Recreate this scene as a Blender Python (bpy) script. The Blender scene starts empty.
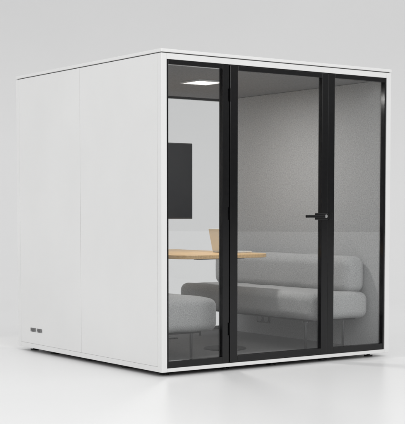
import bpy, bmesh, math, random
from mathutils import Vector, Matrix
random.seed(4)
S = bpy.context.scene; COL = S.collection
S.view_settings.view_transform='Standard'; S.view_settings.look='None'; S.view_settings.exposure=0

# ------------------------------------------------------------ materials
def mat(name, base, rough=.5, metal=0, spec=.5):
    m = bpy.data.materials.new(name); m.use_nodes=True
    b = m.node_tree.nodes['Principled BSDF']
    b.inputs['Base Color'].default_value=(*base,1); b.inputs['Roughness'].default_value=rough
    b.inputs['Metallic'].default_value=metal; b.inputs['Specular IOR Level'].default_value=spec
    return m
def noise_col(m, c1, c2, scale, lo=.3, hi=.7, detail=4, stretch=(1,1,1), bump=0, bscale=None, bdist=.001, rough=.5):
    nt=m.node_tree; N=nt.nodes; L=nt.links; b=N['Principled BSDF']
    tc=N.new('ShaderNodeTexCoord'); mp=N.new('ShaderNodeMapping'); mp.inputs['Scale'].default_value=stretch
    L.new(tc.outputs['Object'],mp.inputs['Vector'])
    n=N.new('ShaderNodeTexNoise'); n.inputs['Scale'].default_value=scale; n.inputs['Detail'].default_value=detail
    n.inputs['Roughness'].default_value=rough
    L.new(mp.outputs[0],n.inputs['Vector'])
    r=N.new('ShaderNodeValToRGB'); r.color_ramp.elements[0].position=lo; r.color_ramp.elements[1].position=hi
    r.color_ramp.elements[0].color=(*c1,1); r.color_ramp.elements[1].color=(*c2,1)
    L.new(n.outputs['Fac'],r.inputs['Fac']); L.new(r.outputs['Color'],b.inputs['Base Color'])
    if bump:
        n2=N.new('ShaderNodeTexNoise'); n2.inputs['Scale'].default_value=bscale or scale; n2.inputs['Detail'].default_value=3
        L.new(mp.outputs[0],n2.inputs['Vector'])
        bp=N.new('ShaderNodeBump'); bp.inputs['Strength'].default_value=bump; bp.inputs['Distance'].default_value=bdist
        L.new(n2.outputs['Fac'],bp.inputs['Height']); L.new(bp.outputs[0],b.inputs['Normal'])
    return m
WHITE = noise_col(mat('white_lacquer',(.8,.8,.8),.42), (.76,.76,.755),(.79,.79,.785), 1.5, bump=.05, bscale=220, bdist=.0005)
BLACK = noise_col(mat('black_metal',(.012,.012,.013),.16,spec=.42), (.0015,.0015,.002),(.004,.004,.0045), 30, bump=.04, bscale=300, bdist=.0003)
MATTE = mat('matte_black',(.006,.006,.006),.6,spec=.15)
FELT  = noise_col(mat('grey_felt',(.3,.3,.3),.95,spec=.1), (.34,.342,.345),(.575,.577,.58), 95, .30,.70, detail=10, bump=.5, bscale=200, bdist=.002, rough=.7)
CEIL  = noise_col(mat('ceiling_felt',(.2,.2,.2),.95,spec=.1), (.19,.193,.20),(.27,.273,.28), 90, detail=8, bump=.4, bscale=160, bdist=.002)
CARPET= noise_col(mat('grey_carpet',(.2,.2,.2),.9,spec=.12), (.10,.10,.103),(.19,.19,.19), 130, detail=6, bump=.6, bscale=260, bdist=.003)
FABRIC= noise_col(mat('sofa_fabric',(.3,.3,.3),.95,spec=.08), (.27,.272,.274),(.56,.56,.56), 150, .34,.66, detail=7, bump=.9, bscale=220, bdist=.0035, rough=.75)
FABRIC.node_tree.nodes['Principled BSDF'].inputs['Sheen Weight'].default_value=.12
DARKF = mat('dark_under_fabric',(.02,.02,.022),.9)
WOOD  = noise_col(mat('oak',(.5,.3,.15),.4), (.60,.37,.16),(.78,.53,.26), 9, .3,.7, detail=6, stretch=(8,1,8), bump=.1, bscale=12, bdist=.0004)
CHROME= mat('dark_steel',(.09,.09,.092),.25,1)
STEEL = mat('bright_steel',(.6,.6,.6),.25,1)
GOLD  = noise_col(mat('champagne_aluminium',(.6,.5,.38),.35,.2), (.78,.79,.77),(.81,.82,.80), 80)
KEYS  = mat('dark_keys',(.03,.03,.03),.5)
SCREEN= noise_col(mat('dark_screen',(.03,.032,.035),.25), (.020,.022,.026),(.026,.028,.032), 3)
TRIM  = mat('dark_grey_trim',(.09,.09,.09),.4)
BADGE = mat('badge_grey',(.16,.16,.16),.5)
FLOORM= noise_col(mat('studio_white',(.8,.8,.8),.33,spec=.4), (.80,.80,.80),(.82,.82,.82), .6)
def glass(name, tint, ior, refl=.95):
    m=bpy.data.materials.new(name); m.use_nodes=True; nt=m.node_tree; N=nt.nodes; L=nt.links
    N.remove(N['Principled BSDF'])
    t=N.new('ShaderNodeBsdfTransparent'); t.inputs[0].default_value=(*tint,1)
    g=N.new('ShaderNodeBsdfGlossy'); g.inputs['Roughness'].default_value=.0; g.inputs[0].default_value=(refl,refl,refl,1)
    f=N.new('ShaderNodeFresnel')
    ge=N.new('ShaderNodeNewGeometry'); mr=N.new('ShaderNodeMapRange'); mr.inputs['To Min'].default_value=ior; mr.inputs['To Max'].default_value=1/ior
    L.new(ge.outputs['Backfacing'],mr.inputs['Value']); L.new(mr.outputs[0],f.inputs[0])
    mx=N.new('ShaderNodeMixShader'); L.new(f.outputs[0],mx.inputs[0]); L.new(t.outputs[0],mx.inputs[1]); L.new(g.outputs[0],mx.inputs[2])
    L.new(mx.outputs[0],N['Material Output'].inputs[0]); return m
GLASS = glass('clear_glass',(.965,.97,.97),1.50)
BGLASS= glass('back_glass',(.99,.99,.99),1.35)
EMIT=bpy.data.materials.new('lamp_diffuser'); EMIT.use_nodes=True
e=EMIT.node_tree.nodes['Principled BSDF']; e.inputs['Emission Color'].default_value=(1,.93,.86,1); e.inputs['Emission Strength'].default_value=3.0

# ------------------------------------------------------------ helpers
def thing(name,label,cat,loc,group=None):
    o=bpy.data.objects.new(name,None); COL.objects.link(o); o.location=loc; o.empty_display_size=.1
    o['label']=label; o['category']=cat
    if group: o['group']=group
    return o
def absloc(o):
    v=Vector((0,0,0))
    while o: v+=o.location; o=o.parent
    return v
def link(name,bm,m,parent=None,bevel=0,smooth=False,seg=2):
    me=bpy.data.meshes.new(name); bmesh.ops.recalc_face_normals(bm,faces=bm.faces); bm.to_mesh(me); bm.free()
    o=bpy.data.objects.new(name,me); COL.objects.link(o)
    for x in (m if isinstance(m,(list,tuple)) else [m]): me.materials.append(x)
    if parent: o.parent=parent; o.location=-absloc(parent)
    if smooth:
        for p in me.polygons: p.use_smooth=True
    if bevel:
        b=o.modifiers.new('bevel','BEVEL'); b.width=bevel; b.segments=seg; b.limit_method='ANGLE'; b.angle_limit=math.radians(40)
    return o
def bx(bm,x0,x1,y0,y1,z0,z1,mi=0):
    r=bmesh.ops.create_cube(bm,size=1,matrix=Matrix.Translation(((x0+x1)/2,(y0+y1)/2,(z0+z1)/2))@Matrix.Diagonal((x1-x0,y1-y0,z1-z0,1)))
    for v in r['verts']:
        for f in v.link_faces: f.material_index=mi
def box(name,m,parent,x0,x1,y0,y1,z0,z1,bevel=.002):
    bm=bmesh.new(); bx(bm,x0,x1,y0,y1,z0,z1); return link(name,bm,m,parent,bevel)
def cyl(bm,p,q,r,r2=None,n=28):
    p=Vector(p);q=Vector(q);d=q-p
    M=Matrix.Translation((p+q)/2)@d.to_track_quat('Z','Y').to_matrix().to_4x4()
    bmesh.ops.create_cone(bm,cap_ends=True,segments=n,radius1=r,radius2=r if r2 is None else r2,depth=d.length,matrix=M)
def frame(bm,x0,x1,y0,y1,z0,z1,l,r,t,b):   # rectangular frame in XZ plane, pieces butted
    bx(bm,x0,x0+l,y0,y1,z0,z1); bx(bm,x1-r,x1,y0,y1,z0,z1)
    bx(bm,x0+l,x1-r,y0,y1,z1-t,z1); bx(bm,x0+l,x1-r,y0,y1,z0,z0+b)
def cushion(name,m,parent,x0,x1,y0,y1,z0,z1,r,puff=(0,0,0),n=34):
    c=Vector(((x0+x1)/2,(y0+y1)/2,(z0+z1)/2)); h=Vector(((x1-x0)/2,(y1-y0)/2,(z1-z0)/2))
    bm=bmesh.new(); bmesh.ops.create_cube(bm,size=2)
    bmesh.ops.subdivide_edges(bm,edges=bm.edges,cuts=n,use_grid_fill=True)
    for v in bm.verts:
        q=v.co.copy()
        q=Vector([math.copysign(abs(a)**.55,a) if abs(a)>0 else 0 for a in q])
        p=Vector((q.x*h.x,q.y*h.y,q.z*h.z)); inner=Vector([max(-(h[i]-r),min(h[i]-r,p[i])) for i in range(3)])
        d=p-inner
        if d.length>1e-9: p=inner+d.normalized()*r
        u=[p[i]/h[i] for i in range(3)]
        for i in range(3):
            j,k=(i+1)%3,(i+2)%3
            p[i]+=puff[i]*u[i]*max(0,1-u[j]**2)**.5*max(0,1-u[k]**2)**.5
        p.z+=.0022*math.sin(p.y*13+p.x*11)+.0014*math.sin(p.x*31-p.y*19)
        v.co=p+c
    return link(name,bm,m,parent,smooth=True)

# ------------------------------------------------------------ studio floor and backdrop
F=Vector((.581,.814,0)).normalized(); R=Vector((F.y,-F.x,0))
P0=Vector((1.07,1.07,0))
bm=bmesh.new(); prof=[(-78,0),(-20,0),(-6,0),(5,0)]
rad=4.5
for k in range(1,25):
    a=k/24*math.pi/2; prof.append((5+rad*math.sin(a), rad-rad*math.cos(a)))
prof.append((5+rad,10))
rows=[]
for s,z in prof:
    rows.append([bm.verts.new(P0+F*s+R*w+Vector((0,0,z))) for w in (-60,-15,0,15,60)])
for a,b in zip(rows,rows[1:]):
    for i in range(4): bm.faces.new((a[i],a[i+1],b[i+1],b[i]))
o=link('floor',bm,FLOORM,None,smooth=True); o['kind']='structure'; o['label']='seamless white studio floor curving up into pale grey backdrop'

# ------------------------------------------------------------ pod
W=2.135; D=2.136; ZB=.032; ZT=2.23
pod=thing('meeting_pod','white office meeting pod with black framed glass front and swing door','meeting pod',(W/2,D/2,0))
bm=bmesh.new(); bx(bm,-.003,W+.003,-.003,D+.003,2.208,ZT); link('roof_cap',bm,WHITE,pod,.003)
box('roof_core',TRIM,pod,.01,W-.01,.01,D-.01,2.202,2.2075,0)
for x0,x1 in ((0,.045),(W-.045,W)):
    for y0,y1 in ((0,.05),(D-.05,D)):
        box('corner_post',WHITE,pod,x0,x1,y0,y1,ZB,2.2015,.002)
seam=1.10
for side in (0,1):
    xa,xb=((.0,.022) if side==0 else (W-.022,W))
    for y0,y1 in ((.0515,seam-.0012),(seam+.0012,D-.0515)):
        box('side_panel',WHITE,pod,xa,xb,y0,y1,ZB+.037,2.2015,.0015)
    box('base_rail',WHITE,pod,xa,xb,.0505,D-.0505,ZB,ZB+.0360,.0015)
    xc=(.0225,.040) if side==0 else (W-.040,W-.0225)
    box('wall_core',TRIM,pod,xc[0],xc[1],.052,D-.052,.036,2.19,0)
box('felt_wall',FELT,pod,.0405,.052,.0555,D-.0555,.052,2.148,.002)
box('felt_wall',FELT,pod,W-.052,W-.0405,.0555,D-.0555,.052,2.148,.002)
box('header',WHITE,pod,.0455,W-.0455,0.001,.05,2.162,2.2015,.002)
box('header',WHITE,pod,.0455,W-.0455,D-.05,D-.001,2.162,2.2015,.002)
box('sill',WHITE,pod,.0455,W-.0455,0.001,.05,ZB,.058,.002)
box('sill',WHITE,pod,.0455,W-.0455,D-.05,D-.001,ZB,.058,.002)
box('floor_panel',CARPET,pod,.0405,W-.0405,.0505,D-.0505,.034,.0515,0)
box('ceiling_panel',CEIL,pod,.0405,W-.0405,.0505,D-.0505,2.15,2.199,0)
for (x,y) in ((.10,.12),(.10,.62),(.10,1.15),(.10,1.70),(.10,2.04),(.62,.12),(1.05,.12),(1.55,.12),(2.03,.12),(2.03,1.07),(2.03,2.04),(1.07,2.04)):
    bm=bmesh.new(); cyl(bm,(x,y,0.0),(x,y,.010),.034); cyl(bm,(x,y,.0105),(x,y,.0335),.014); link('foot',bm,BLACK,pod)
def window(x0,x1,l,r,y0=.006,y1=.05,t=.036,b=.046,gl=GLASS):
    bm=bmesh.new(); frame(bm,x0,x1,y0,y1,.0595,2.1605,l,r,t,b)
    fr=link('window',bm,BLACK,pod,.0018)
    yc=(y0+y1)/2
    box('glass_pane',gl,fr,x0+l-.004,x1-r+.004,yc-.004,yc+.004,.0595+b-.004,2.1605-t+.004,0)
    return fr
window(.047,.577,.014,.057,t=.032)
window(1.500,W-.047,.062,.014,t=.032)
bm=bmesh.new(); frame(bm,.582,1.495,.001,.045,.064,2.1565,.067,.060,.034,.044)
door=link('door',bm,BLACK,pod,.0025)
box('glass_pane',GLASS,door,.645,1.439,.019,.027,.104,2.126,0)
bm=bmesh.new(); frame(bm,.570,1.507,.0505,.062,.0555,2.146,.03,.03,.012,.012); link('door_stop',bm,BLACK,pod,.001)
for z in (.30,1.12,1.95):
    bm=bmesh.new(); cyl(bm,(.5795,-.004,z-.045),(.5795,-.004,z+.045),.006,n=16); link('hinge',bm,BLACK,door)
bm=bmesh.new(); bx(bm,1.365,1.492,-.012,.0005,1.072,1.122); h=link('lock_case',bm,BLACK,door,.004)
bm=bmesh.new(); cyl(bm,(1.405,-.012,1.098),(1.405,-.05,1.098),.011)
bx(bm,1.235,1.418,-.062,-.046,1.088,1.108); link('lever_handle',bm,BLACK,door,.004)
bm=bmesh.new(); cyl(bm,(1.462,-.012,1.098),(1.462,-.02,1.098),.013); link('lock_cylinder',bm,STEEL,door)
box('strike_plate',BLACK,pod,1.505,1.535,-.004,.0055,1.070,1.124,.002)
bm=bmesh.new(); frame(bm,.0455,W-.0455,D-.045,D-.006,.0595,2.1605,.02,.02,.03,.03)
bw=link('back_window',bm,BLACK,pod,.0018)
box('glass_pane',BGLASS,bw,.062,W-.062,D-.03,D-.022,.086,2.134,0)
bm=bmesh.new()
cx,cy,a=1.02,.95,.125
for x0,x1,y0,y1 in ((cx-a,cx-a+.012,cy-a,cy+a),(cx+a-.012,cx+a,cy-a,cy+a),(cx-a+.012,cx+a-.012,cy-a,cy-a+.012),(cx-a+.012,cx+a-.012,cy+a-.012,cy+a)):
    bx(bm,x0,x1,y0,y1,2.138,2.1495)
lf=link('ceiling_light',bm,WHITE,pod,.001)
box('diffuser',EMIT,lf,cx-a+.0125,cx+a-.0125,cy-a+.0125,cy+a-.0125,2.142,2.149,0)
sx=W-.0525
bm=bmesh.new(); bx(bm,sx-.008,sx,1.42,1.60,.155,.235); so=link('wall_socket',bm,MATTE,pod,.003)
for y in (1.465,1.555):
    bm=bmesh.new(); cyl(bm,(sx-.012,y,.195),(sx-.0082,y,.195),.03); link('socket_outlet',bm,TRIM,so)
bm=bmesh.new(); y=1.915
for w_,gap in ((.018,.004),(.006,.004),(.016,.004),(.018,.004),(.018,.018),(.020,.004),(.016,.004),(.018,.004),(.018,.0)):
    bx(bm,-.0025,-.0004,y-w_,y-w_+.005,.166,.196)
    if w_>.01:
        bx(bm,-.0025,-.0004,y-w_+.0052,y-.0052,.190,.196); bx(bm,-.0025,-.0004,y-.005,y,.166,.196)
        bx(bm,-.0025,-.0004,y-w_+.0052,y-.0052,.178,.184)
    y-=w_+gap
link('badge_lettering',bm,BADGE,pod)

# ------------------------------------------------------------ sofas
def sofa(name,label,mirror,y0,y1,by0,zlo=.300,xf=1.48):
    def X(a,b): return (a,b) if not mirror else (W-b,W-a)
    cxr=sum(X(1.49,2.07))/2
    t=thing(name,label,'sofa',(cxr,(y0+y1)/2,.0515))
    a,b=X(xf,2.055); cushion('seat',FABRIC,t,a,b,y0,y1,zlo,.505,.060,(.008,.008,.007))
    a,b=X(1.870,2.074); cushion('backrest',FABRIC,t,a,b,by0,y1+.02,.488,.778,.072,(.012,.010,.008))
    a,b=X(1.56,2.0); bm=bmesh.new(); bx(bm,a,b,y0+.10,y1-.10,zlo-.02,zlo+.003); link('under_frame',bm,DARKF,t,.004)
    for lx in (1.57,1.96):
        for ly in (y0+.20,y1-.20):
            x=sum(X(lx,lx))/2; zt=zlo-.0205
            bm=bmesh.new(); cyl(bm,(x,ly,.0555),(x,ly,zt),.010,.011); cyl(bm,(x,ly,.0518),(x,ly,.055),.015); cyl(bm,(x,ly,zt-.009),(x,ly,zt),.026)
            link('leg',bm,CHROME,t,smooth=False)
    return t
sofa('sofa','long light grey sofa against the felt wall at the right of the pod',False,.14,1.96,.20)
sofa('sofa','grey sofa at the left, only its near seat end showing through the narrow left pane',True,.26,1.96,.42,.265,1.46)

# ------------------------------------------------------------ table
TX0,TX1,TY0,TY1=.63,1.50,.64,2.02
tb=thing('table','oak topped meeting table with rounded corners on a black column, between the sofas','table',((TX0+TX1)/2,(TY0+TY1)/2,.0515))
bm=bmesh.new(); r=.16; pts=[]
for cx_,cy_,a0 in ((TX1-r,TY0+r,-90),(TX1-.03,TY1-.03,0),(TX0+.03,TY1-.03,90),(TX0+r,TY0+r,180)):
    rr=r if cy_<1.2 else .03
    for k in range(13):
        an=math.radians(a0+90*k/12); pts.append((cx_+rr*math.cos(an),cy_+rr*math.sin(an)))
lo=[bm.verts.new((x,y,.772)) for x,y in pts]; hi=[bm.verts.new((x,y,.802)) for x,y in pts]
bm.faces.new(hi); bm.faces.new(lo[::-1])
for i in range(len(pts)): j=(i+1)%len(pts); bm.faces.new((lo[i],lo[j],hi[j],hi[i]))
link('tabletop',bm,WOOD,tb,.005,seg=3)
bm=bmesh.new(); cyl(bm,(1.13,.80,.066),(1.13,.80,.7615),.032); link('column',bm,MATTE,tb)
bm=bmesh.new(); bx(bm,.85,1.30,.77,.83,.762,.7715); bx(bm,1.03,1.09,.834,1.85,.762,.7715); link('top_bracket',bm,MATTE,tb,.001)
bm=bmesh.new(); cyl(bm,(1.13,.80,.052),(1.13,.80,.0625),.17,.165,n=64); link('base_plate',bm,MATTE,tb,.002)
bm=bmesh.new(); bx(bm,1.02,1.10,1.72,1.78,.0632,.7615); bx(bm,.86,1.26,1.65,1.85,.052,.063); link('leg',bm,MATTE,tb,.002)

# ------------------------------------------------------------ laptop
lt=thing('laptop','open pale beige laptop standing on the oak table','laptop',(1.335,.99,.8025))
def lk(name,bm,m,bev=.0015):
    o=link(name,bm,m,None,bev); o.parent=lt; return o
bm=bmesh.new(); bx(bm,-.085,.105,-.13,.13,.002,.014); base=lk('base',bm,GOLD,.003)
bm=bmesh.new()
for i in range(5):
    for j in range(11):
        bx(bm,-.065+i*.019,-.065+i*.019+.016,-.118+j*.0216,-.118+j*.0216+.0185,.0142,.0158)
lk('keyboard',bm,KEYS,0)
bm=bmesh.new(); bx(bm,-.005,.002,-.13,.13,0,.185); lid=lk('lid',bm,GOLD,.003)
bm=bmesh.new(); bx(bm,.0022,.0032,-.122,.122,.008,.178); d=link('display',bm,SCREEN,None,0); d.parent=lid
lid.location=(-.085,0,.015); lid.rotation_euler=(0,math.radians(-14),0)
lt.rotation_euler=(0,0,math.radians(6))

# ------------------------------------------------------------ television
tv=thing('television','large flat dark television screen hanging on the rear glass above the table','television',(1.08,2.05,1.07))
bm=bmesh.new(); bx(bm,.485,1.68,2.030,2.062,1.068,1.738); link('casing',bm,TRIM,tv,.004)
bm=bmesh.new(); bx(bm,.493,1.672,2.0275,2.0297,1.080,1.730); link('screen',bm,SCREEN,tv,.0005)
bm=bmesh.new(); bx(bm,.88,1.28,2.0625,2.1055,1.30,1.50); link('wall_mount',bm,BLACK,tv,.002)

# ------------------------------------------------------------ light
w=bpy.data.worlds.new('World'); S.world=w; w.use_nodes=True; nt=w.node_tree; N=nt.nodes; L=nt.links
bg=N['Background']; tc=N.new('ShaderNodeTexCoord'); sp=N.new('ShaderNodeSeparateXYZ'); rp=N.new('ShaderNodeValToRGB')
L.new(tc.outputs['Generated'],sp.inputs[0]); L.new(sp.outputs['Z'],rp.inputs['Fac']); L.new(rp.outputs['Color'],bg.inputs['Color'])
rp.color_ramp.elements[0].position=0; rp.color_ramp.elements[0].color=(.16,.16,.16,1)
rp.color_ramp.elements[1].position=.75; rp.color_ramp.elements[1].color=(1.0,1.0,1.0,1)
k=rp.color_ramp.elements.new(.20); k.color=(.66,.66,.66,1)
bg.inputs['Strength'].default_value=.96
def area(name,loc,target,size,energy,col=(1,1,1)):
    l=bpy.data.lights.new(name,'AREA'); l.shape='SQUARE'; l.size=size; l.energy=energy; l.color=col
    o=bpy.data.objects.new(name,l); COL.objects.link(o); o.location=loc
    o.rotation_euler=(Vector(target)-Vector(loc)).to_track_quat('-Z','Y').to_euler(); return o
area('key_softbox',(-8.0,1.6,4.5),(0,1.07,1.0),4,130)
area('front_softbox',(-1.0,-8.5,5.0),(1.4,.8,.8),5,290)
area('ceiling_lamp_light',(1.02,.95,2.132),(1.02,.95,0),.22,17,(1,.985,.965))

# ------------------------------------------------------------ camera
cam=bpy.data.cameras.new('camera'); co=bpy.data.objects.new('camera',cam); COL.objects.link(co); S.camera=co
pitch=math.radians(3.6)
cam.sensor_fit='VERTICAL'; cam.sensor_height=24; cam.lens=24*1225/424
cam.shift_y=1225*math.tan(pitch)/424
cam.clip_start=.1; cam.clip_end=500
co.location=(-4.608,-6.934,1.13)
d=(F*math.cos(pitch)+Vector((0,0,-math.sin(pitch))))
co.rotation_euler=d.to_track_quat('-Z','Y').to_euler()
